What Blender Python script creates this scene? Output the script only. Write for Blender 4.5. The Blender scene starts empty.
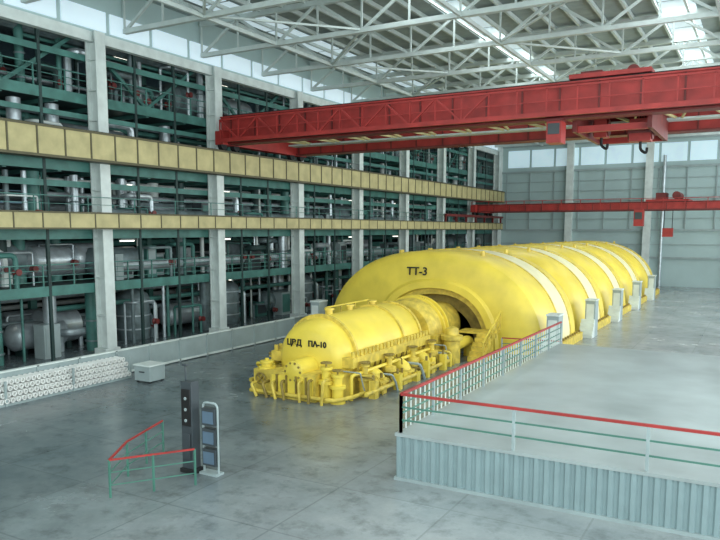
import bpy, bmesh, math, random
from mathutils import Vector, Matrix
random.seed(7)
scene = bpy.context.scene
scene.view_settings.view_transform = 'Standard'
scene.view_settings.look = 'None'

# ---------------------------------------------------------------- materials
def lin(c):
    return tuple(((v/255)/12.92 if v/255 <= .04045 else ((v/255+.055)/1.055)**2.4) for v in c)
def mat(name, rgb, rough=.5, metal=0., var=.12, scale=1.5, bump=0., emit=0.):
    m = bpy.data.materials.new(name); m.use_nodes = True
    nt = m.node_tree; b = nt.nodes['Principled BSDF']
    c = lin(rgb)
    tc = nt.nodes.new('ShaderNodeTexCoord')
    no = nt.nodes.new('ShaderNodeTexNoise'); no.inputs['Scale'].default_value = scale
    no.inputs['Detail'].default_value = 6
    nt.links.new(tc.outputs['Object'], no.inputs['Vector'])
    r = nt.nodes.new('ShaderNodeValToRGB')
    r.color_ramp.elements[0].position = .3; r.color_ramp.elements[1].position = .7
    r.color_ramp.elements[0].color = (*[x*(1-var) for x in c], 1)
    r.color_ramp.elements[1].color = (*[min(1, x*(1+var)) for x in c], 1)
    nt.links.new(no.outputs['Fac'], r.inputs['Fac'])
    nt.links.new(r.outputs['Color'], b.inputs['Base Color'])
    b.inputs['Roughness'].default_value = rough
    b.inputs['Metallic'].default_value = metal
    if bump:
        bp = nt.nodes.new('ShaderNodeBump'); bp.inputs['Strength'].default_value = bump
        nt.links.new(no.outputs['Fac'], bp.inputs['Height'])
        nt.links.new(bp.outputs['Normal'], b.inputs['Normal'])
    if emit:
        b.inputs['Emission Color'].default_value = (*c, 1)
        b.inputs['Emission Strength'].default_value = emit
    return m

YEL = mat('yellow_paint', (228, 204, 76), .42, 0, .12, .8)
YEL2 = mat('yellow_paint_worn', (208, 184, 76), .5, 0, .3, 3)
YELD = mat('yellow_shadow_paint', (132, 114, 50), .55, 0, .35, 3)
WHT = mat('cream_white_paint', (228, 222, 178), .5, 0, .08)
CREAM = mat('tan_panel', (182, 172, 124), .55, 0, .16)
CREAMD = mat('tan_panel_trim', (88, 84, 60), .6)
COL = mat('column_paint', (208, 218, 214), .55, 0, .12)
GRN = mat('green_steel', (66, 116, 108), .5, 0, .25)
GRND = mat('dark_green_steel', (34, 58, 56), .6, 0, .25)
DARK = mat('dark_void', (20, 24, 25), .7, 0, .3)
SIL = mat('silver_lagging', (186, 198, 202), .35, .5, .2, 2)
SILD = mat('dull_lagging', (112, 128, 130), .5, .25, .3, 2)
RED = mat('red_crane_paint', (158, 48, 44), .5, 0, .22)
REDD = mat('dark_red_paint', (106, 36, 33), .5, 0, .2)
TRUSS = mat('truss_paint', (186, 198, 194), .55, 0, .1)
ROOF = mat('roof_deck', (138, 151, 150), .8, 0, .12)
WALL = mat('end_wall_paint', (168, 190, 189), .75, 0, .08, .3)
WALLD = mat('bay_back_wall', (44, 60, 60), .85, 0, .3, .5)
GREY = mat('grey_panel', (150, 165, 165), .5, 0, .1)
CORR = mat('corrugated_panel', (134, 155, 157), .5, 0, .08)
BLK = mat('black_paint', (18, 18, 18), .5)
RAILG = mat('rail_green', (70, 120, 105), .45)
GLASS = mat('lit_glass', (190, 208, 216), .2, 0, .1, .4, emit=.65)
GLASSB = mat('dim_glass', (110, 145, 162), .2, 0, .2, .6, emit=.5)
GLASSF = mat('far_wall_glass', (182, 206, 214), .3, 0, .12, .6, emit=.6)
BAYFILL = mat('added_fill_tube', (255, 250, 235), .3, emit=2.5)  # glow added so the side bay does not go black
DGREY = mat('dark_grey_cabinet', (58, 66, 70), .45, 0, .15)
BLUE = mat('blue_grey_paint', (90, 112, 130), .45)
RADW = mat('white_pipe', (228, 230, 226), .5, 0, .06)

def ramp(nt, fac, p0, c0, p1, c1):
    r = nt.nodes.new('ShaderNodeValToRGB'); r.color_ramp.elements[0].position = p0; r.color_ramp.elements[1].position = p1
    r.color_ramp.elements[0].color = (*c0, 1); r.color_ramp.elements[1].color = (*c1, 1)
    nt.links.new(fac, r.inputs['Fac']); return r.outputs[0]
def mul(nt, a, b_):
    m = nt.nodes.new('ShaderNodeMix'); m.data_type = 'RGBA'; m.blend_type = 'MULTIPLY'; m.inputs[0].default_value = 1
    nt.links.new(a, m.inputs[6]); nt.links.new(b_, m.inputs[7]); return m.outputs[2]
def floor_mat():
    m = bpy.data.materials.new('polished_floor'); m.use_nodes = True
    nt = m.node_tree; b = nt.nodes['Principled BSDF']; N = nt.nodes.new; L = nt.links.new
    tc = N('ShaderNodeTexCoord'); sx = N('ShaderNodeSeparateXYZ'); L(tc.outputs['Object'], sx.inputs[0])
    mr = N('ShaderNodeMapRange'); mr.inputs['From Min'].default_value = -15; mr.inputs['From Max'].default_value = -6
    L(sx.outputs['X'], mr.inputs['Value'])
    def noise(sc, ro):
        n = N('ShaderNodeTexNoise'); n.inputs['Scale'].default_value = sc; n.inputs['Detail'].default_value = 10
        n.inputs['Roughness'].default_value = ro; L(tc.outputs['Object'], n.inputs['Vector']); return n.outputs['Fac']
    no = noise(.3, .65)
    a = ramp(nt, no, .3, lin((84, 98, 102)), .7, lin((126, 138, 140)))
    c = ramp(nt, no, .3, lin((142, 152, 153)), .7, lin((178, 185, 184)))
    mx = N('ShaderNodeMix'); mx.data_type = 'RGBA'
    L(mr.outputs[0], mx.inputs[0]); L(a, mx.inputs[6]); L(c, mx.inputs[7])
    br = N('ShaderNodeTexBrick'); br.offset = 0; br.inputs['Scale'].default_value = 1
    br.inputs['Brick Width'].default_value = 3; br.inputs['Row Height'].default_value = 3
    br.inputs['Mortar Size'].default_value = .025
    br.inputs['Color1'].default_value = (1, 1, 1, 1); br.inputs['Color2'].default_value = (.9, .9, .9, 1)
    br.inputs['Mortar'].default_value = (.76, .76, .76, 1)
    L(tc.outputs['Object'], br.inputs['Vector'])
    o = mul(nt, mx.outputs[2], br.outputs['Color'])
    o = mul(nt, o, ramp(nt, noise(1.4, .7), .32, (.62,)*3, .5, (1,)*3))
    o = mul(nt, o, ramp(nt, noise(.12, .8), .36, (.76,)*3, .56, (1,)*3))
    L(o, b.inputs['Base Color'])
    rr = N('ShaderNodeMapRange'); rr.inputs['To Min'].default_value = .12; rr.inputs['To Max'].default_value = .36
    L(no, rr.inputs['Value']); L(rr.outputs[0], b.inputs['Roughness'])
    return m
FLOOR = floor_mat()

# ---------------------------------------------------------------- mesh builder
class MB:
    def __init__(s, name): s.name = name; s.v = []; s.f = []; s.mi = []; s.mats = []
    def m(s, mt):
        if mt not in s.mats: s.mats.append(mt)
        return s.mats.index(mt)
    def box(s, x0, x1, y0, y1, z0, z1, mt):
        s.hexa([(x0,y0,z0),(x1,y0,z0),(x1,y1,z0),(x0,y1,z0),(x0,y0,z1),(x1,y0,z1),(x1,y1,z1),(x0,y1,z1)], mt)
    def hexa(s, p, mt):
        n = len(s.v); s.v += [tuple(q) for q in p]; k = s.m(mt)
        for f in ((0,3,2,1),(4,5,6,7),(0,1,5,4),(1,2,6,5),(2,3,7,6),(3,0,4,7)):
            s.f.append(tuple(n+i for i in f)); s.mi.append(k)
    def beam(s, p, q, w, h, mt):
        p = Vector(p); q = Vector(q); d = (q-p).normalized()
        up = Vector((0,0,1)) if abs(d.z) < .95 else Vector((0,1,0))
        a = d.cross(up).normalized()*w/2; b = a.cross(d).normalized()*h/2
        s.hexa([p-a-b, p+a-b, q+a-b, q-a-b, p-a+b, p+a+b, q+a+b, q-a+b], mt)
    def rings(s, rings, mt, closed=True, caps=True, mats=None):
        n0 = len(s.v); k = len(rings[0])
        for r in rings: s.v += [tuple(q) for q in r]
        for i in range(len(rings)-1):
            mm = s.m(mats[i] if mats else mt)
            for j in range(k if closed else k-1):
                a = n0+i*k+j; b = n0+i*k+(j+1) % k
                s.f.append((a, b, b+k, a+k)); s.mi.append(mm)
        if caps:
            s.f.append(tuple(n0+j for j in range(k))[::-1]); s.mi.append(s.m(mats[0] if mats else mt))
            e = n0+(len(rings)-1)*k
            s.f.append(tuple(e+j for j in range(k))); s.mi.append(s.m(mats[-1] if mats else mt))
    def tube(s, pts, r, mt, seg=10):
        pts = [Vector(p) for p in pts]; rs = []
        ref = None
        for i, p in enumerate(pts):
            if i == 0: t = pts[1]-p
            elif i == len(pts)-1: t = p-pts[i-1]
            else: t = (pts[i+1]-p).normalized()+(p-pts[i-1]).normalized()
            t.normalize()
            if ref is None: ref = t.orthogonal().normalized()
            else:
                ref = (ref-t*ref.dot(t))
                ref = ref.normalized() if ref.length > 1e-4 else t.orthogonal().normalized()
            b = t.cross(ref); rad = r[i] if isinstance(r, (list, tuple)) else r
            rs.append([p+(ref*math.cos(2*math.pi*j/seg)+b*math.sin(2*math.pi*j/seg))*rad for j in range(seg)])
        s.rings(rs, mt)
    def cyl(s, p, q, r, mt, seg=12): s.tube([p, q], r, mt, seg)
    def bend(s, pts, r, mt, seg=10, rad=None):
        pts = [Vector(p) for p in pts]; out = [pts[0]]; R = rad or r*2.2
        for i in range(1, len(pts)-1):
            a = (pts[i-1]-pts[i]); b = (pts[i+1]-pts[i]); rr = min(R, a.length*.45, b.length*.45)
            a.normalize(); b.normalize(); A = pts[i]+a*rr; Bq = pts[i]+b*rr
            for t in (0, .25, .5, .75, 1):
                out.append(A*(1-t)**2+pts[i]*2*t*(1-t)+Bq*t*t)
        out.append(pts[-1]); s.tube(out, r, mt, seg)
    def lathe(s, o, ax, prof, mt, seg=32, mats=None):
        o = Vector(o); ax = Vector(ax).normalized(); u = ax.orthogonal().normalized(); w = ax.cross(u)
        rs = [[o+ax*t+(u*math.cos(2*math.pi*j/seg)+w*math.sin(2*math.pi*j/seg))*max(r, .002) for j in range(seg)] for t, r in prof]
        s.rings(rs, mt, mats=mats)
    def wheel(s, c, ax, R, r, mt):
        c = Vector(c); ax = Vector(ax).normalized(); u = ax.orthogonal().normalized(); w = ax.cross(u)
        pts = [c+(u*math.cos(2*math.pi*j/16)+w*math.sin(2*math.pi*j/16))*R for j in range(17)]
        s.tube(pts, r, mt, 6)
        s.cyl(c-u*R, c+u*R, r*.8, mt, 6); s.cyl(c-w*R, c+w*R, r*.8, mt, 6)
    def finish(s, bevel=0):
        me = bpy.data.meshes.new(s.name); me.from_pydata(s.v, [], s.f)
        for mt in s.mats: me.materials.append(mt)
        for p, k in zip(me.polygons, s.mi): p.material_index = k
        bm = bmesh.new(); bm.from_mesh(me)
        bmesh.ops.recalc_face_normals(bm, faces=bm.faces)
        for f in bm.faces: f.smooth = True
        for e in bm.edges:
            if len(e.link_faces) != 2 or e.calc_face_angle(0) > math.radians(33): e.smooth = False
        bm.to_mesh(me); bm.free()
        ob = bpy.data.objects.new(s.name, me); scene.collection.objects.link(ob)
        if bevel:
            bv = ob.modifiers.new('bevel', 'BEVEL'); bv.width = bevel; bv.segments = 2; bv.limit_method = 'ANGLE'
        return ob

def text(name, body, loc, size, parent, mt=BLK, rot=(math.pi/2, 0, 0)):
    c = bpy.data.curves.new(name, 'FONT'); c.body = body; c.size = size; c.extrude = .01
    c.align_x = 'CENTER'; c.align_y = 'CENTER'; c.offset = .012
    o = bpy.data.objects.new(name, c); o.location = loc; o.rotation_euler = rot
    o.data.materials.append(mt); scene.collection.objects.link(o); o.parent = parent
    return o

def railing(b, pts, h=1.05, step=1.5, post=GREY, top=RED, mid=RAILG, n=2, r=.03, bal=0, balm=None):
    for i in range(len(pts)-1):
        p = Vector(pts[i]); q = Vector(pts[i+1]); L = (q-p).length; k = max(1, round(L/step))
        for j in range(0 if i == 0 else 1, k+1):
            c = p.lerp(q, j/k); b.box(c.x-r, c.x+r, c.y-r, c.y+r, c.z, c.z+h, post)
        b.beam(p+Vector((0,0,h)), q+Vector((0,0,h)), r*2.2, r*1.8, top)
        for t in range(1, n+1):
            z = h*t/(n+1); b.beam(p+Vector((0,0,z)), q+Vector((0,0,z)), r*1.1, r*1.1, mid)
        if bal:
            kk = int(L/bal)
            for j in range(kk):
                c = p.lerp(q, j/kk); b.box(c.x-.015, c.x+.015, c.y-.015, c.y+.015, c.z+.05, c.z+h*.95, balm)

XL, XR, Y0, Y1, ZR = -30., 14., -6., 90., 19.
COLS = [-1+9*k for k in range(0, 11)]

# ---------------------------------------------------------------- shell
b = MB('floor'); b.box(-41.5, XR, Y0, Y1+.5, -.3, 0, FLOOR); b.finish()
b = MB('ceiling'); b.box(XL-.5, XR+.5, Y0, Y1+.5, ZR, ZR+.3, ROOF); b.finish()
b = MB('ceiling_side_bay'); b.box(-41.5, XL-.5, Y0, Y1+.5, 17.0, 17.3, ROOF); b.finish()
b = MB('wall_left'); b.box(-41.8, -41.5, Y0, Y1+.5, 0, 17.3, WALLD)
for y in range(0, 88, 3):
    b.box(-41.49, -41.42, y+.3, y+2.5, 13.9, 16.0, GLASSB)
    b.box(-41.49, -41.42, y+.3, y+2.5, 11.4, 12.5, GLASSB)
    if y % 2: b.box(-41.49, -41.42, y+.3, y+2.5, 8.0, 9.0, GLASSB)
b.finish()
b = MB('wall_left_clerestory')
b.box(XL-.4, XL-.2, Y0, Y1, 16.4, ZR, WALL)
for y in range(-6, 90, 3): b.box(XL-.2, XL-.1, y+.15, y+2.85, 16.6, 17.6, GLASS)
b.box(XL-.25, XL+.1, Y0, Y1, 15.9, 16.4, COL)
b.finish()
b = MB('wall_far')
b.box(-41.5, XR+.3, Y1, Y1+.4, 0, ZR, WALL)
for x in (-30, -21, -12, -3, 6): b.box(x-.4, x+.4, Y1-.7, Y1+.0, 0, 18.6, COL)
for z in (3.2, 6.4, 10.0, 13.6, 16.8): b.box(XL, XR, Y1-.25, Y1, z, z+.22, GREY)
for x in range(-29, 13, 3):
    b.box(x+.15, x+2.85, Y1-.12, Y1, 14.3, 16.4, GLASSF)
    b.box(x-.06, x+.06, Y1-.16, Y1, 6.6, 13.6, GREY)
for z in (11.2, 12.4, 7.8, 4.8): b.box(XL, XR, Y1-.12, Y1, z, z+.08, GREY)
b.box(-19, -14, Y1-.14, Y1, 0, 4.6, GREY); b.box(-16.6, -16.4, Y1-.18, Y1, 0, 4.6, COL)
for x in (-10.4, -2.0): b.cyl((x, Y1-.4, 0), (x, Y1-.4, 15), .18, SIL)
b.finish()
b = MB('wall_right')
b.box(XR, XR+.3, Y0, Y1, 0, 2.5, WALL); b.box(XR, XR+.3, Y0, Y1, 15.5, ZR, WALL)
for y in range(-6, 90, 3): b.box(XR, XR+.25, y-.12, y+.12, 2.5, 15.5, COL)
for z in (5, 8, 11, 13.5): b.box(XR+.02, XR+.2, Y0, Y1, z-.07, z+.07, COL)
b.box(XR+.3, XR+.34, Y0, Y1, 2.5, 15.5, GLASS)
b.finish()
b = MB('wall_back'); b.box(-41.5, XR+.3, Y0-.4, Y0, 0, ZR, WALL); b.finish()

# ---------------------------------------------------------------- columns
for y in COLS:
    b = MB('steel_column'); w = .32
    b.box(XL+.3, XL+.38, y-w, y+w, 0, 16.4, COL); b.box(XL-.38, XL-.3, y-w, y+w, 0, 16.4, COL)
    b.box(XL-.3, XL+.3, y-.1, y+.1, 0, 16.4, COL)
    b.box(XL-.42, XL+.42, y-.5, y+.5, 0, .3, COL)
    for z in (2, 4, 6, 8.5, 12, 13.5, 15): b.box(XL-.3, XL+.3, y-w, y+w, z, z+.06, COL)
    b.finish()

# ---------------------------------------------------------------- galleries
YE = Y1-1.3
b = MB('gallery_upper')
b.box(XL+.5, XL+1.15, Y0+.1, YE, 9.95, 11.2, CREAM)
b.box(XL+.45, XL+1.22, Y0+.1, YE, 11.2, 11.3, CREAMD)
b.box(XL+.45, XL+1.22, Y0+.1, YE, 9.85, 9.97, CREAMD)
y = Y0+.5
while y < YE:
    b.box(XL+1.15, XL+1.19, y-.04, y+.04, 9.97, 11.2, CREAMD); y += 1.5
b.box(XL+.82, XL+.98, Y0+.1, YE, 11.3, 11.36, DARK)
b.finish()
b = MB('gallery_lower')
b.box(XL+.5, XL+1.0, Y0+.1, YE, 6.62, 7.3, CREAM)
b.box(XL+.45, XL+1.05, Y0+.1, YE, 7.3, 7.38, CREAMD)
b.box(XL+.45, XL+1.05, Y0+.1, YE, 6.54, 6.62, CREAMD)
y = Y0+.7
while y < YE:
    b.box(XL+1.0, XL+1.03, y-.03, y+.03, 6.62, 7.3, CREAMD); y += 1.5
railing(b, [(XL+.8, Y0+.1, 7.38), (XL+.8, 70, 7.38)], h=.75, step=3, post=GRN, top=GRN, mid=GRN, n=1, r=.022)
b.box(XL+.75, XL+1.05, 70, YE, 7.95, 8.2, REDD)
for y in range(70, 89, 3): b.box(XL+.8, XL+1.0, y, y+.2, 7.38, 7.95, REDD)
b.finish()
b = MB('side_bay_floors')
for z, t in ((3.7, .3), (6.5, .25), (9.9, .3), (13.3, .3)):
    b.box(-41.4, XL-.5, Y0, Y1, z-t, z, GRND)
    b.box(XL-.6, XL-.44, Y0, Y1, z-.45, z+.05, GRN)
b.box(XL-.55, XL-.44, Y0, Y1, 8.65, 8.95, GRN)
b.box(XL-.55, XL-.44, Y0, Y1, 12.1, 12.35, GRN)
b.box(XL-.55, XL-.44, Y0, Y1, 15.0, 15.3, GRN)
railing(b, [(XL-.5, Y0, 3.7), (XL-.5, Y1-1, 3.7)], h=1.1, step=1.8, post=GRN, top=GRN, mid=GRN, n=3, r=.03)
railing(b, [(XL-.5, Y0, 13.35), (XL-.5, Y1-1, 13.35)], h=1.0, step=1.8, post=GRN, top=GRN, mid=GRN, n=2, r=.03)
for y in range(-6, 88, 3):
    for z in (3.25, 6.1, 9.4, 12.8): b.box(-41, XL-.6, y-.1, y+.1, z, z+.25, GRN)
for i, y in enumerate(COLS):
    b.box(-36.2, -35.9, y-.2, y+.2, 0, 17, GRN)
    if y > 85: continue
    b.beam((-35.9, y, 0), (-35.9, y+9, 3.5), .15, .2, GRN); b.beam((-35.9, y, 9.4), (-35.9, y+9, 6.6), .15, .2, GRN)
    b.beam((-31.2, y, 16.6), (-31.2, y+4.5, 13.4), .14, .18, GRN); b.beam((-31.2, y+9, 16.6), (-31.2, y+4.5, 13.4), .14, .18, GRN)
    for dy in (3, 6):
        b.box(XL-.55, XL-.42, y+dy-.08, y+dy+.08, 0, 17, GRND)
b.finish()

# ---------------------------------------------------------------- pipework in side bay
b = MB('side_bay_pipework')
lv = [(0, 3.2), (3.7, 6.1), (6.5, 9.4), (9.9, 12.8), (13.3, 16.6)]
tones = (SIL, SIL, SILD, COL, GRN, GRN, GRND)
for li, (z0, z1) in enumerate(lv):
    for k in range(12):
        x = random.uniform(-39, -31.3); z = random.uniform(z0+.6, z1-.2); r = random.choice((.06, .09, .14, .2, .3))
        ya = random.uniform(0, 40); yb = random.uniform(55, 86)
        b.bend([(x, ya, z0), (x, ya, z), (x, yb, z), (x, yb, z0)], r, random.choice(tones), 10)
    y = 4
    while y < 86:
        t = random.random(); x = random.uniform(-34.0, -31.3); r = random.choice((.07, .1, .14, .22, .34))
        if t < .5:
            b.cyl((x, y, z0), (x, y, z1), r, random.choice(tones+(COL, SIL)))
            if r > .2:
                for zz in (z0+.5, (z0+z1)/2): b.cyl((x, y, zz), (x, y, zz+.08), r*1.25, SILD)
        elif t < .62:
            R = random.uniform(.6, 1.0); zc = z0+R+.3; L = random.uniform(2, 4)
            if zc+R < z1 and y < 83:
                b.lathe((x-1.2, y, zc), (0,1,0), [(-.4, .05), (-.3, R*.6), (0, R), (L, R), (L+.3, R*.6), (L+.4, .05)], random.choice((SIL, SILD, SILD)), 20)
                b.box(x-1.5, x-.9, y+.3, y+.6, z0, zc-R*.8, GRND); b.box(x-1.5, x-.9, y+L-.6, y+L-.3, z0, zc-R*.8, GRND)
        elif t < .75:
            h = random.uniform(1.0, 1.9); w = random.uniform(.5, 1.4)
            b.box(x-.4, x+.4, y, y+w, z0, z0+h, random.choice((GRN, DGREY, GREY)))
            b.box(x+.4, x+.43, y+.1, y+w-.1, z0+.2, z0+h-.15, random.choice((GREY, DGREY, GRN)))
        else:
            zz = random.uniform(z0+1, z1-.3)
            b.bend([(x, y, z0), (x, y, zz), (x+.7, y, zz), (x+.7, y+1.6, zz), (x+.7, y+1.6, z0)], r*.6, random.choice(tones))
            b.lathe((x+.7, y+1.6, (z0+zz)/2), (1,0,0), [(-.02, .2), (.02, .2), (.06, .16), (.15, .04), (.2, .04), (.21, .16), (.25, .16)], REDD, 14)
        y += random.uniform(.35, .85)
for y in (17.5, 30.5, 39, 48.5, 57, 66):
    b.lathe((-32.9, y, 0), (0,0,1), [(0, 1.0), (.1, 1.05), (2.4, 1.05), (2.7, .9), (2.95, .5), (3.05, .1)], SILD, 28)
    for z in (.6, 1.4, 2.2): b.lathe((-32.9, y, z), (0,0,1), [(0, 1.06), (0, 1.1), (.08, 1.1), (.08, 1.06)], SIL, 28)
    b.bend([(-31.6, y+.6, 0), (-31.6, y+.6, 2.2), (-32.5, y+.3, 2.2)], .12, SIL)
for li, (z0, z1) in enumerate(lv):
    for y in range(3, 84, 9):
        b.box(-33.2, -33.05, y, y+1.0, z1-.28, z1-.2, BAYFILL); b.box(-33.25, -33.0, y-.05, y+1.05, z1-.2, z1-.1, GREY)  # fill tubes and housings added to brighten the bay
b.finish()

# ---------------------------------------------------------------- roof trusses
for k, y in enumerate(range(4, 90, 6)):
    b = MB('roof_truss')
    zb, zt = 16.9, 18.7
    b.beam((XL, y, zb), (XR, y, zb), .26, .24, TRUSS); b.beam((XL, y, zt), (XR, y, zt), .3, .28, TRUSS)
    n = 16; dx = (XR-XL)/n
    for i in range(n):
        xa = XL+i*dx; za, zc = (zb, zt) if i % 2 == 0 else (zt, zb)
        b.beam((xa, y, za), (xa+dx, y, zc), .12, .14, TRUSS)
        b.beam((xa, y, zb), (xa, y, zt), .09, .09, TRUSS)
    b.finish()
b = MB('roof_purlins')
for i in range(29):
    x = XL+1.5+i*1.5; b.box(x-.07, x+.07, Y0, Y1, 18.74, 18.98, TRUSS)
for x in (-24.5, -13.5, -2.5, 8.5):
    b.box(x-.08, x+.08, Y0, Y1, 16.8, 17.0, TRUSS)
    for y in range(4, 84, 12):
        b.beam((x, y, 16.95), (x+5.5, y+6, 16.95), .1, .1, TRUSS); b.beam((x+5.5, y+6, 16.95), (x, y+12, 16.95), .1, .1, TRUSS)
b.finish()
b = MB('skylight_glazing')
for x in (-27.2, -16, -5, 6):
    for y in range(-4, 88, 3): b.box(x-.9, x+.9, y+.12, y+2.88, ZR-.06, ZR-.02, GLASS)
b.finish()

# ---------------------------------------------------------------- overhead cranes
def crane(name, ya, yb, zt, zb):
    b = MB(name)
    xa, xb = XL+.62, XR-.8
    for i, yy in enumerate((ya, yb)):
        b.box(xa, xb, yy-.3, yy+.3, zb, zt, RED)
        b.box(xa, xb, yy-.42, yy+.42, zt, zt+.08, RED); b.box(xa, xb, yy-.42, yy+.42, zb-.08, zb, REDD)
        x = xa+.8
        while x < xb:
            b.box(x-.04, x+.04, yy-.36, yy+.36, zb, zt, REDD); x += 1.8
        b.box(xa, xb, yy-.06, yy+.06, zt+.08, zt+.2, DARK)
    for x in (xa, xb-.6):
        b.box(x, x+.6, ya-.9, yb+.9, zb-.1, zb+.7, RED)
        for yy in (ya-.6, ya+.6, yb-.6, yb+.6): b.cyl((x+.15, yy, zb-.12), (x+.45, yy, zb-.12), .28, DARK, 16)
    return b, xa, xb
b, xa, xb = crane('overhead_crane', 34.2, 41.5, 13.3, 11.76)
y = 33.5
b.box(xa+.6, xb, y-.5, y+.4, 11.8, 11.88, REDD)
b.beam((xa+.6, y-.45, 13.05), (xb, y-.45, 13.05), .06, .08, RED); b.beam((xa+.6, y-.45, 11.85), (xb, y-.45, 11.85), .12, .22, RED)
b.beam((xa+.6, y-.45, 12.45), (xb, y-.45, 12.45), .05, .05, RED)
n = 30; dx = (xb-xa-.6)/n
for i in range(n):
    X = xa+.6
    b.beam((X+i*dx, y-.45, 11.85), (X+i*dx, y-.45, 13.05), .06, .06, RED)
    if i < 12: b.beam((X+i*dx, y-.45, 11.85 if i % 2 else 13.05), (X+(i+1)*dx, y-.45, 13.05 if i % 2 else 11.85), .08, .08, RED)
b.box(xa, xb, 40.2, 41.1, 12.2, 12.3, TRUSS); b.box(xa, xb, 34.6, 35.4, 12.1, 12.2, TRUSS)
for i in range(18):
    xx = xa+1+i*2.3
    b.beam((xx, 34.6, 12.3), (xx+1.15, 41.1, 12.3), .1, .12, CREAM); b.beam((xx+1.15, 41.1, 12.3), (xx+2.3, 34.6, 12.3), .1, .12, CREAM)
railing(b, [(xa, 42.2, 11.8), (xb, 42.2, 11.8)], h=1.1, step=1.8, post=RED, top=RED, mid=RED, n=2, r=.03)
b.box(xa, xb, 41.8, 42.25, 11.7, 11.8, REDD)
b.box(-8.4, -4.8, 33.9, 41.8, 13.5, 13.7, RED)
for yy in (34.2, 41.5):
    for x in (-8.0, -5.2): b.cyl((x, yy-.12, 13.55), (x, yy+.12, 13.55), .2, DARK, 16)
b.box(-8.2, -7.2, 35.4, 37, 13.7, 14.1, REDD); b.cyl((-7.6, 37.4, 13.9), (-7.6, 40.6, 13.9), .3, REDD, 20)
b.cyl((-5.8, 35.4, 13.9), (-5.8, 40, 13.9), .3, REDD, 20)
for x in (-8.3, -4.9): b.box(x-.1, x+.1, 34.9, 41.0, 11.2, 13.5, REDD)
b.box(-8.3, -4.9, 35.2, 35.5, 11.2, 11.5, RED); b.box(-8.3, -4.9, 40.6, 40.9, 11.2, 11.5, RED)
for x, w, z in ((-5.7, .5, 10.9), (-7.6, .3, 11.2)):
    for dx in (-.25, -.08, .08, .25): b.cyl((x+dx*w*1.5, 37.9, z+.8), (x+dx*w*1.5, 37.9, 13.6), .03, DARK, 6)
    b.box(x-w, x+w, 37.5, 38.3, z, z+1.1, RED); b.cyl((x-w-.08, 37.9, z+.5), (x+w+.08, 37.9, z+.5), .42, REDD, 20)
    b.bend([(x, 37.9, z), (x, 37.9, z-.4), (x+.3, 37.9, z-.6), (x+.32, 37.9, z-.3)], .07, DARK, 8)
b.box(-9.3, -8.6, 33.6, 34.5, 10.6, 11.7, RED); b.box(-9.22, -8.68, 33.56, 33.6, 11.0, 11.5, DGREY)
b.box(-9.35, -8.55, 33.5, 34.6, 11.6, 11.7, REDD)
ob = b.finish(); ob.location.y = 1.0

b, xa, xb = crane('overhead_crane', 79, 83.5, 9.2, 8.62)
b.box(-10.8, -6.8, 78.8, 83.7, 9.4, 9.6, RED); b.box(-10, -9, 80, 82, 9.6, 10.3, REDD); b.cyl((-8, 79.5, 10), (-8, 83, 10), .4, REDD)
b.box(-11.8, -10.9, 78.3, 79.3, 6.9, 8.6, RED); b.box(-11.7, -11.0, 78.27, 78.3, 7.6, 8.3, DGREY)
for x in (-9.2, -8.4): b.cyl((x, 81, 6.6), (x, 81, 9.4), .04, DARK, 6)
b.box(-9.3, -8.3, 80.7, 81.3, 5.8, 6.7, RED)
railing(b, [(xa, 78.5, 8.7), (xb, 78.5, 8.7)], h=1.0, step=2, post=RED, top=RED, mid=RED)
b.finish()
b = MB('crane_runway_beam')
b.box(XR-1.4, XR-.7, Y0+.1, YE, 10.4, 11.3, CREAM); b.box(XR-1.12, XR-.95, Y0+.1, YE, 11.3, 11.36, DARK)
for y in COLS: b.box(XR-.75, XR-.05, y-.3, y+.3, 0, 18.5, COL) if y > 0 else None
b.finish()

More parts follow.
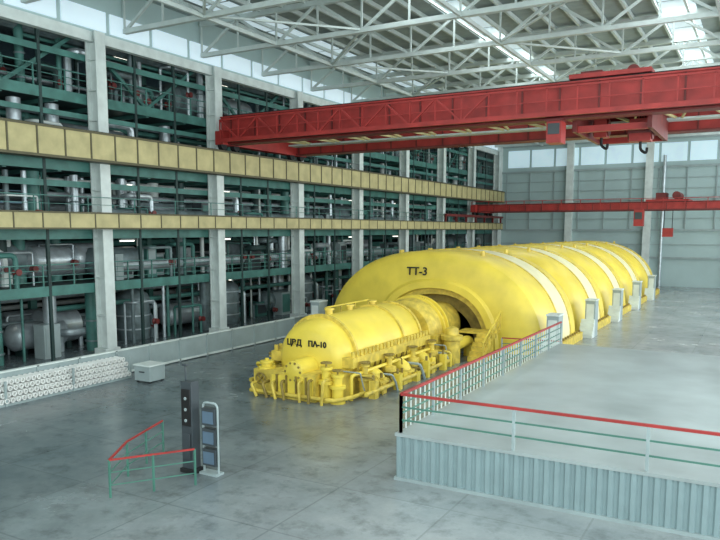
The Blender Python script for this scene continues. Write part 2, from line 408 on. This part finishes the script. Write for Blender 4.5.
# ---------------------------------------------------------------- turbine hoods
CX = -16.1
def arch(y, w, h, n=2.3, seg=44, cx=CX):
    r = []
    for i in range(seg+1):
        a = math.pi*i/seg; c = math.cos(a); s_ = math.sin(a)
        r.append((cx+w*math.copysign(abs(c)**(2/n), c), y, h*abs(s_)**(2/n)))
    return r
W, Hh = 6.6, 5.35
def hood(name, ya, yb, front=False):
    b = MB(name); rg = []; ms = []
    def add(y, w, h, m=YEL, o=0): rg.append(arch(y, w, h, cx=CX+o)); ms.append(m)
    if front:
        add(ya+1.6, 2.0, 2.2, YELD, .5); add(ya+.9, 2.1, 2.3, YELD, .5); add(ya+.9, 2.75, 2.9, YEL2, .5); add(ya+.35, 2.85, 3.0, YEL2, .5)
        add(ya+.35, 3.2, 3.3, YEL, .5); add(ya-.05, 3.25, 3.35, YEL, .5); add(ya-.05, 3.6, 3.7, YEL, .5); add(ya+.1, 3.75, 3.85, YEL, .5)
        add(ya+.12, 5.7, 4.75)
        add(ya+.22, 6.1, 5.02); add(ya+.45, 6.45, 5.25); add(ya+.85, W, Hh)
    else:
        add(ya, 4.9, 3.8); add(ya+.04, 5.5, 4.4); add(ya+.25, 5.95, 4.8); add(ya+.65, 6.3, 5.1); add(ya+1.2, 6.5, 5.27); add(ya+1.8, W, Hh)
    L = yb-ya; A, Bt = (.42, .70) if front else (.36, .66)
    add(ya+A*L, W, Hh, WHT)
    add(ya+Bt*L, W, Hh, YEL)
    add(yb-1.5, W, Hh); add(yb-.9, 6.5, 5.25); add(yb-.4, 6.2, 5.0); add(yb-.1, 5.8, 4.65); add(yb, 5.3, 4.2); add(yb, 4.9, 3.8)
    b.rings(rg, YEL, closed=False, caps=False, mats=ms)
    for t in (A, Bt):
        y = ya+t*L
        b.rings([arch(y-.06, W+.0, Hh+.0), arch(y-.05, W+.05, Hh+.05), arch(y+.05, W+.05, Hh+.05), arch(y+.06, W, Hh)], YEL2, closed=False, caps=False)
    for sx in (-1, 1):
        x = CX+sx*(W+.12)
        b.box(min(x-.25, x+.25), max(x-.25, x+.25), ya+1.0, yb-1.0, 0, .45, YEL2)
        y = ya+1.2
        while y < yb-1.2:
            b.cyl((x+sx*.1, y, .45), (x+sx*.1, y, .58), .07, YELD, 6); y += .55
        xx = CX+sx*(W+.5)
        b.box(xx-.3, xx+.3, ya-.2, ya+.7, 0, 2.2, GREY); b.box(xx-.34, xx+.34, ya-.24, ya+.74, 2.2, 2.28, COL)
        b.box(xx-.22, xx+.22, ya-.23, ya-.2, .3, 2.0, COL)
        for t in range(5): b.box(xx-.5, xx+.3, ya-.9+.14*t, ya-.76+.14*t, 0, .2+.22*t, COL)
    for y in (ya+2.2, yb-2.2):
        for dx in (-2.5, 2.5):
            z = Hh*(1-(2.5/W)**2.3)**(1/2.3); b.box(CX+dx-.06, CX+dx+.06, y-.2, y+.2, z-.1, z+.25, YEL2)
    return b
P = 9.0
for i in range(5):
    ya = 36+P*i; yb = ya+P-.45
    b = hood('turbine_low_pressure_casing', ya, yb, front=(i == 0))
    if i < 4:
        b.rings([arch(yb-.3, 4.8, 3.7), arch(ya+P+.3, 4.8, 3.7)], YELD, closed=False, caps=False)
    else:
        r = arch(yb, 4.95, 3.85); n = len(b.v); b.v += r; b.f.append(tuple(range(n, n+len(r)))); b.mi.append(b.m(YEL))
    ob = b.finish()
    if i == 0:
        text('unit_number', 'TT-3', (CX-.5, 36.03, 4.22), .62, ob, rot=(math.radians(84), 0, 0))

# ---------------------------------------------------------------- high pressure cylinder
HX, HZ = -15.5, 1.35
b = MB('turbine_high_pressure_cylinder')
prof = [(0, .3), (0, 1.15), (.1, 1.32), (.35, 1.5), (.75, 1.6), (1.5, 1.64), (4.8, 1.66), (5.5, 1.68), (7.2, 1.68), (7.5, 1.55), (7.8, 1.3), (8.0, 1.1)]
b.lathe((HX, 23.3, HZ), (0,1,0), prof, YEL, 48)
for t in (1.0, 5.3, 7.1): b.lathe((HX, 23.3+t, HZ), (0,1,0), [(0, 1.55), (0, 1.76), (.14, 1.76), (.14, 1.55)], YEL2, 48)
b.box(HX-1.95, HX+1.95, 23.6, 31.0, HZ-.2, HZ+.2, YEL2)
y = 23.8
while y < 31:
    for sx in (-1, 1):
        b.cyl((HX+sx*1.84, y, HZ+.2), (HX+sx*1.84, y, HZ+.42), .09, YEL2, 6)
    y += .33
for y in (25.5, 27.2, 29.3):
    b.cyl((HX-.3, y, HZ+1.4), (HX-.3, y, HZ+1.82), .14, YEL2); b.cyl((HX-.3, y, HZ+1.8), (HX-.3, y, HZ+1.88), .22, YEL2)
b.lathe((HX, 31.2, HZ), (0,1,0), [(0, 1.1), (.5, 1.1), (.5, .95), (.9, .95), (.9, 1.4), (1.05, 1.62), (1.5, 1.7), (2.6, 1.7), (2.9, 1.55), (3.1, 1.2), (4.4, 1.2), (5.6, 1.2)], YEL2, 40)
for t in (1.9, 2.4): b.lathe((HX, 31.2+t, HZ), (0,1,0), [(0, 1.65), (0, 1.82), (.1, 1.82), (.1, 1.65)], YEL, 40)
b.box(HX-1.85, HX+1.85, 32.0, 34.4, 0, HZ, YEL2)
for x in (-1.2, -.4, .4, 1.2): b.box(HX+x-.05, HX+x+.05, 31.92, 32.0, .1, HZ-.1, YELD)
b.box(HX-1.75, HX+1.8, 22.9, 24.4, 0, .95, YEL2)
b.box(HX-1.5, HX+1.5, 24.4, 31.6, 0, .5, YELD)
b.box(HX-2.0, HX+2.0, 29.8, 31.2, 0, .9, YEL2)
b.box(HX-1.0, HX+1.1, 22.2, 23.3, .0, 1.05, YEL2)
b.box(HX-.9, HX+1.0, 22.16, 22.2, .15, .9, YEL)
for x in (-.65, -.2, .25, .7): b.box(HX+x, HX+x+.06, 22.08, 22.18, .1, .95, YELD)
b.lathe((HX+.1, 22.1, 1.1), (0,1,0), [(0, .2), (.1, .42), (1.4, .46)], YEL, 24)
for j in range(10):
    a = 2*math.pi*j/10; b.cyl((HX+.1+.34*math.cos(a), 22.14, 1.1+.34*math.sin(a)), (HX+.1+.34*math.cos(a), 22.26, 1.1+.34*math.sin(a)), .05, YELD, 6)
b.box(HX-1.95, HX-1.1, 22.4, 23.2, .0, 1.0, YEL2)
b.lathe((HX-1.55, 22.75, 1.0), (0,0,1), [(0, .34), (.08, .34), (.1, .22), (.2, .22), (.22, .28), (.3, .28), (.32, .08), (.4, .08)], YEL, 18)
b.wheel((HX-1.55, 22.3, .65), (0,1,0), .22, .035, YELD); b.cyl((HX-1.55, 22.4, .65), (HX-1.55, 22.25, .65), .05, YELD)
for dx, h in ((1.35, 1.35), (1.85, 1.1)):
    b.lathe((HX+dx, 22.6, 0), (0,0,1), [(0, .3), (.1, .3), (.12, .22), (h*.5, .22), (h*.52, .32), (h*.62, .32), (h*.64, .18), (h*.9, .18), (h*.92, .25), (h, .25)], YEL, 18)
    b.wheel((HX+dx, 22.6, h+.15), (0,0,1), .2, .03, YELD); b.cyl((HX+dx, 22.6, h), (HX+dx, 22.6, h+.16), .04, YELD)
for i, dx in enumerate((-1.75, -1.2, -.75, -.3, .5, .95, 1.6)):
    b.bend([(HX+dx, 22.4, .5+.07*i), (HX+dx, 21.95, .5+.07*i), (HX+dx*.9+.1, 21.95, 0)], .06, YELD if i % 2 else YEL2, 8)
b.bend([(HX-1.9, 22.1, .2), (HX+2.0, 22.1, .2), (HX+2.3, 23.0, .2), (HX+2.3, 25, .2)], .08, YEL2)
rnd = random.Random(5)
for sx in (-1, 1):
    for y in (25.0, 27.4, 29.6):
        x1 = HX+sx*1.4; x2 = HX+sx*2.35
        b.bend([(x1, y, .7), (x2, y, .7), (x2, y, -.05)], .3, YEL, 16, .6)
        b.lathe((x2, y, .45), (0,0,1), [(0, .31), (0, .42), (.1, .42), (.1, .31)], YEL2, 16)
    for y in (24.1, 26.2, 28.5, 30.6):
        x = HX+sx*2.2
        b.lathe((x, y, 0), (0,0,1), [(0, .22), (.6, .22), (.65, .3), (.85, .3), (.9, .12), (1.2, .12), (1.2, .2), (1.26, .2)], YEL2, 14)
        b.wheel((x, y, 1.35), (0,0,1), .2, .03, YELD)
    b.bend([(HX+sx*2.75, 23.2, .3), (HX+sx*2.75, 31.5, .3), (HX+sx*2.2, 32.6, .3)], .09, YEL2)
    b.bend([(HX+sx*2.1, 23.2, 0), (HX+sx*2.1, 23.2, .95), (HX+sx*2.1, 30.8, .95), (HX+sx*2.1, 31.6, 0)], .07, YEL)
    b.lathe((HX+sx*2.4, 32.6, 0), (0,0,1), [(0, .42), (1.1, .42), (1.15, .55), (1.35, .55), (1.4, .36), (1.7, .32), (1.8, .1)], YEL2, 24)
    b.bend([(HX+sx*2.4, 32.9, .8), (HX+sx*2.4, 35.0, .8), (HX+sx*2.4, 35.0, 0)], .28, YEL, 14)
    for k in range(26):
        y = 23.5+k*.33; x1 = HX+sx*rnd.uniform(1.5, 1.8); x2 = HX+sx*rnd.uniform(2.0, 2.9); z = rnd.uniform(.35, 1.15)
        b.bend([(x1, y, z), (x2, y, z), (x2, y+rnd.uniform(.1, .5), z*.5), (x2, y+.5, 0)], rnd.choice((.03, .045, .06)), rnd.choice((YEL, YEL2, YELD, GREY)), 6)
    for k in range(9):
        y = 23.8+k*.95; x = HX+sx*rnd.uniform(2.5, 2.8); h = rnd.uniform(.4, .9)
        b.box(x-.14, x+.14, y, y+rnd.uniform(.2, .4), 0, h, rnd.choice((YEL, YEL2)))
        b.cyl((x, y+.1, h), (x, y+.1, h+.2), .06, YELD, 8)
    for k in range(14): b.box(HX+sx*1.5-.04, HX+sx*1.62+.04, 24.5+k*.5, 24.56+k*.5, 0, 1.15, YELD)
for t in range(6): b.box(HX+3.0, HX+3.8, 33.2+.25*t, 33.5+.25*t, 0, .25+.2*t, YEL2)
b.box(HX+1.9, HX+3.8, 34.6, 35.8, 1.2, 1.3, YEL2)
railing(b, [(HX+3.8, 33.2, 0), (HX+3.8, 35.8, 1.3)], h=1.0, step=.8, post=YEL2, top=YEL, mid=YEL2)
railing(b, [(HX-.9, 26.2, HZ+1.4), (HX-.9, 30, HZ+1.42)], h=.4, step=1.2, post=YEL2, top=YEL, mid=YEL2, n=0)
ob = b.finish()
text('label_high_pressure', 'ЦВД', (HX-.58, 23.28, 2.03), .33, ob)
text('label_unit', 'ПА-10', (HX+.5, 23.28, 2.03), .31, ob)

# ---------------------------------------------------------------- raised platform
PX, PY0, PY1, PZ = -8.0, 16.3, 33.2, 1.25
XE = XR-.85
b = MB('raised_platform')
b.box(PX, XE, PY0, PY1, 0, PZ-.08, CORR); b.box(PX-.06, XE, PY0-.08, PY1+.05, PZ-.08, PZ, mat('platform_deck', (154, 165, 164), .32, 0, .2, .5))
b.box(PX-.07, XE, PY0-.1, PY0, 0, .08, GREY)
x = PX
while x < XE-.2:
    b.hexa([(x, PY0-.06, .08), (x+.09, PY0-.06, .08), (x+.13, PY0, .08), (x-.04, PY0, .08), (x, PY0-.06, PZ-.08), (x+.09, PY0-.06, PZ-.08), (x+.13, PY0, PZ-.08), (x-.04, PY0, PZ-.08)], CORR); x += .24
y = PY0
while y < PY1:
    b.box(PX-.05, PX, y, y+.1, .05, PZ-.08, CORR); y += .22
for t in range(6): b.box(PX+.3, PX+1.6, PY1+.25*t, PY1+.25*t+.27, 0, PZ-.2*(t+1)+.02, COL)
b.finish()
b = MB('platform_railing')
railing(b, [(PX+.05, PY0+.05, PZ), (PX+.05, PY1, PZ)], h=1.02, step=2.0, post=GREY, top=RED, mid=RAILG, n=3, r=.035, bal=.3, balm=COL)
railing(b, [(XE-.1, PY0+.05, PZ), (PX+3.05, PY0+.05, PZ), (PX+.05, PY0+.05, PZ)], h=1.02, step=3.0, post=GREY, top=RED, mid=RAILG, n=2, r=.035)
b.finish()
b = MB('safety_railing')
railing(b, [(-11.2, 34.6, 0), (-8.3, 34.9, 0)], h=1.1, step=1.0, post=GREY, top=RED, mid=RAILG, n=3)
b.finish()

# ---------------------------------------------------------------- left fence, pipe rack, box
b = MB('panel_fence')
for k in range(24):
    y = 8+k*2
    b.box(-24.95, -24.85, y+.04, y+1.96, .12, 1.1, GREY); b.box(-25.0, -24.8, y-.05, y+.05, 0, 1.15, GREY)
b.box(-25.0, -24.8, 8, 56, 1.1, 1.16, COL); b.box(-25.0, -24.8, 8, 56, .05, .14, COL)
b.finish()
b = MB('stacked_white_pipes')
b.box(-24.7, -24.0, 10, 22, 0, .1, GREY)
for row in range(4):
    y = 10.15+(.12 if row % 2 else 0); z = .2+row*.215; xf = -23.95-.07*row
    while y < 21.9:
        b.lathe((-24.72, y, z), (1,0,0), [(0, .1), (xf+24.72, .1), (xf+24.72, .065), (xf+24.6, .06)], RADW, 12)
        y += .235
for y in (10, 13, 16, 19, 22):
    b.box(-24.02, -23.96, y-.04, y+.04, 0, .95, GREY); b.box(-24.75, -24.7, y-.04, y+.04, 0, 1.0, GREY)
b.finish()
b = MB('storage_box')
b.box(-23.2, -22.3, 21.5, 22.4, .08, .72, GREY); b.box(-23.25, -22.25, 21.45, 22.45, .72, .78, COL)
for dx in (-23.15, -22.45):
    for y in (21.55, 22.25): b.box(dx, dx+.1, y, y+.1, 0, .08, DARK)
b.box(-22.9, -22.6, 21.46, 21.5, .45, .5, DGREY)
b.finish(.01)

# ---------------------------------------------------------------- foreground railing and control stand
b = MB('stairwell_railing')
railing(b, [(-12.3, 13.3, 0), (-13.5, 11.6, 0), (-14.3, 12.9, 0), (-15.0, 14.9, 0)], h=.95, step=1.1, post=RAILG, top=RED, mid=RAILG, n=2, r=.022)
b.finish()
b = MB('control_stand')
b.box(-13.35, -12.85, 13.85, 14.25, 0, .12, DARK); b.box(-13.3, -12.92, 13.9, 14.2, .12, 2.5, DGREY)
b.box(-13.26, -12.96, 13.87, 13.9, 1.3, 2.3, BLK); b.box(-13.24, -12.98, 13.86, 13.88, .4, 1.1, DGREY)
for z in (1.45, 1.75, 2.05): b.cyl((-13.11, 13.85, z), (-13.11, 13.88, z), .045, GREY)
b.cyl((-13.2, 14.0, 2.5), (-13.2, 14.0, 2.95), .025, DGREY, 8); b.box(-13.28, -13.12, 13.95, 14.05, 2.9, 2.96, DGREY)
b.finish(.01)
b = MB('notice_board')
b.bend([(-12.75, 14.15, 0), (-12.75, 14.15, 1.95), (-12.25, 14.15, 1.95), (-12.25, 14.15, 0)], .03, GREY, 8, .15)
for z in (.25, .8, 1.35): b.box(-12.72, -12.28, 14.05, 14.25, z, z+.46, DGREY); b.box(-12.68, -12.32, 14.03, 14.05, z+.06, z+.38, BLUE)
b.box(-12.8, -12.2, 14.0, 14.3, 0, .06, GREY)
b.finish()

# ---------------------------------------------------------------- lights
def area(name, loc, rot, sx, sy, w, col=(1, 1, 1)):
    l = bpy.data.lights.new(name, 'AREA'); l.shape = 'RECTANGLE'; l.size = sx; l.size_y = sy; l.energy = w; l.color = col
    o = bpy.data.objects.new(name, l); o.location = loc; o.rotation_euler = rot; scene.collection.objects.link(o)
area('window_daylight_right', (XR-1.5, 40, 9), (0, math.radians(90), 0), 12, 88, 15500, (.93, .98, 1))
area('added_fill_back', (-10, Y0+.3, 10), (math.radians(90), 0, 0), 36, 13, 4700, (.93, .98, 1))  # added fill lamp behind the camera; the back wall is solid, without windows
for x in (-16, -5, 6):
    area('skylight_daylight', (x, 42, ZR-.15), (0, 0, 0), 1.8, 88, 2700, (.9, .97, 1))
w = bpy.data.worlds.new('world'); scene.world = w; w.use_nodes = True
w.node_tree.nodes['Background'].inputs[0].default_value = (.75, .85, 1, 1)
w.node_tree.nodes['Background'].inputs[1].default_value = .8

# ---------------------------------------------------------------- camera
cd = bpy.data.cameras.new('camera'); cam = bpy.data.objects.new('camera', cd); scene.collection.objects.link(cam)
cd.sensor_width = 36; cd.lens = 35.65; cd.shift_x = .0097; cd.shift_y = .0633; cd.clip_end = 500
cam.location = (0, 0, 6.5); cam.rotation_euler = (math.radians(90-6.84), 0, math.radians(29.87))
scene.camera = cam
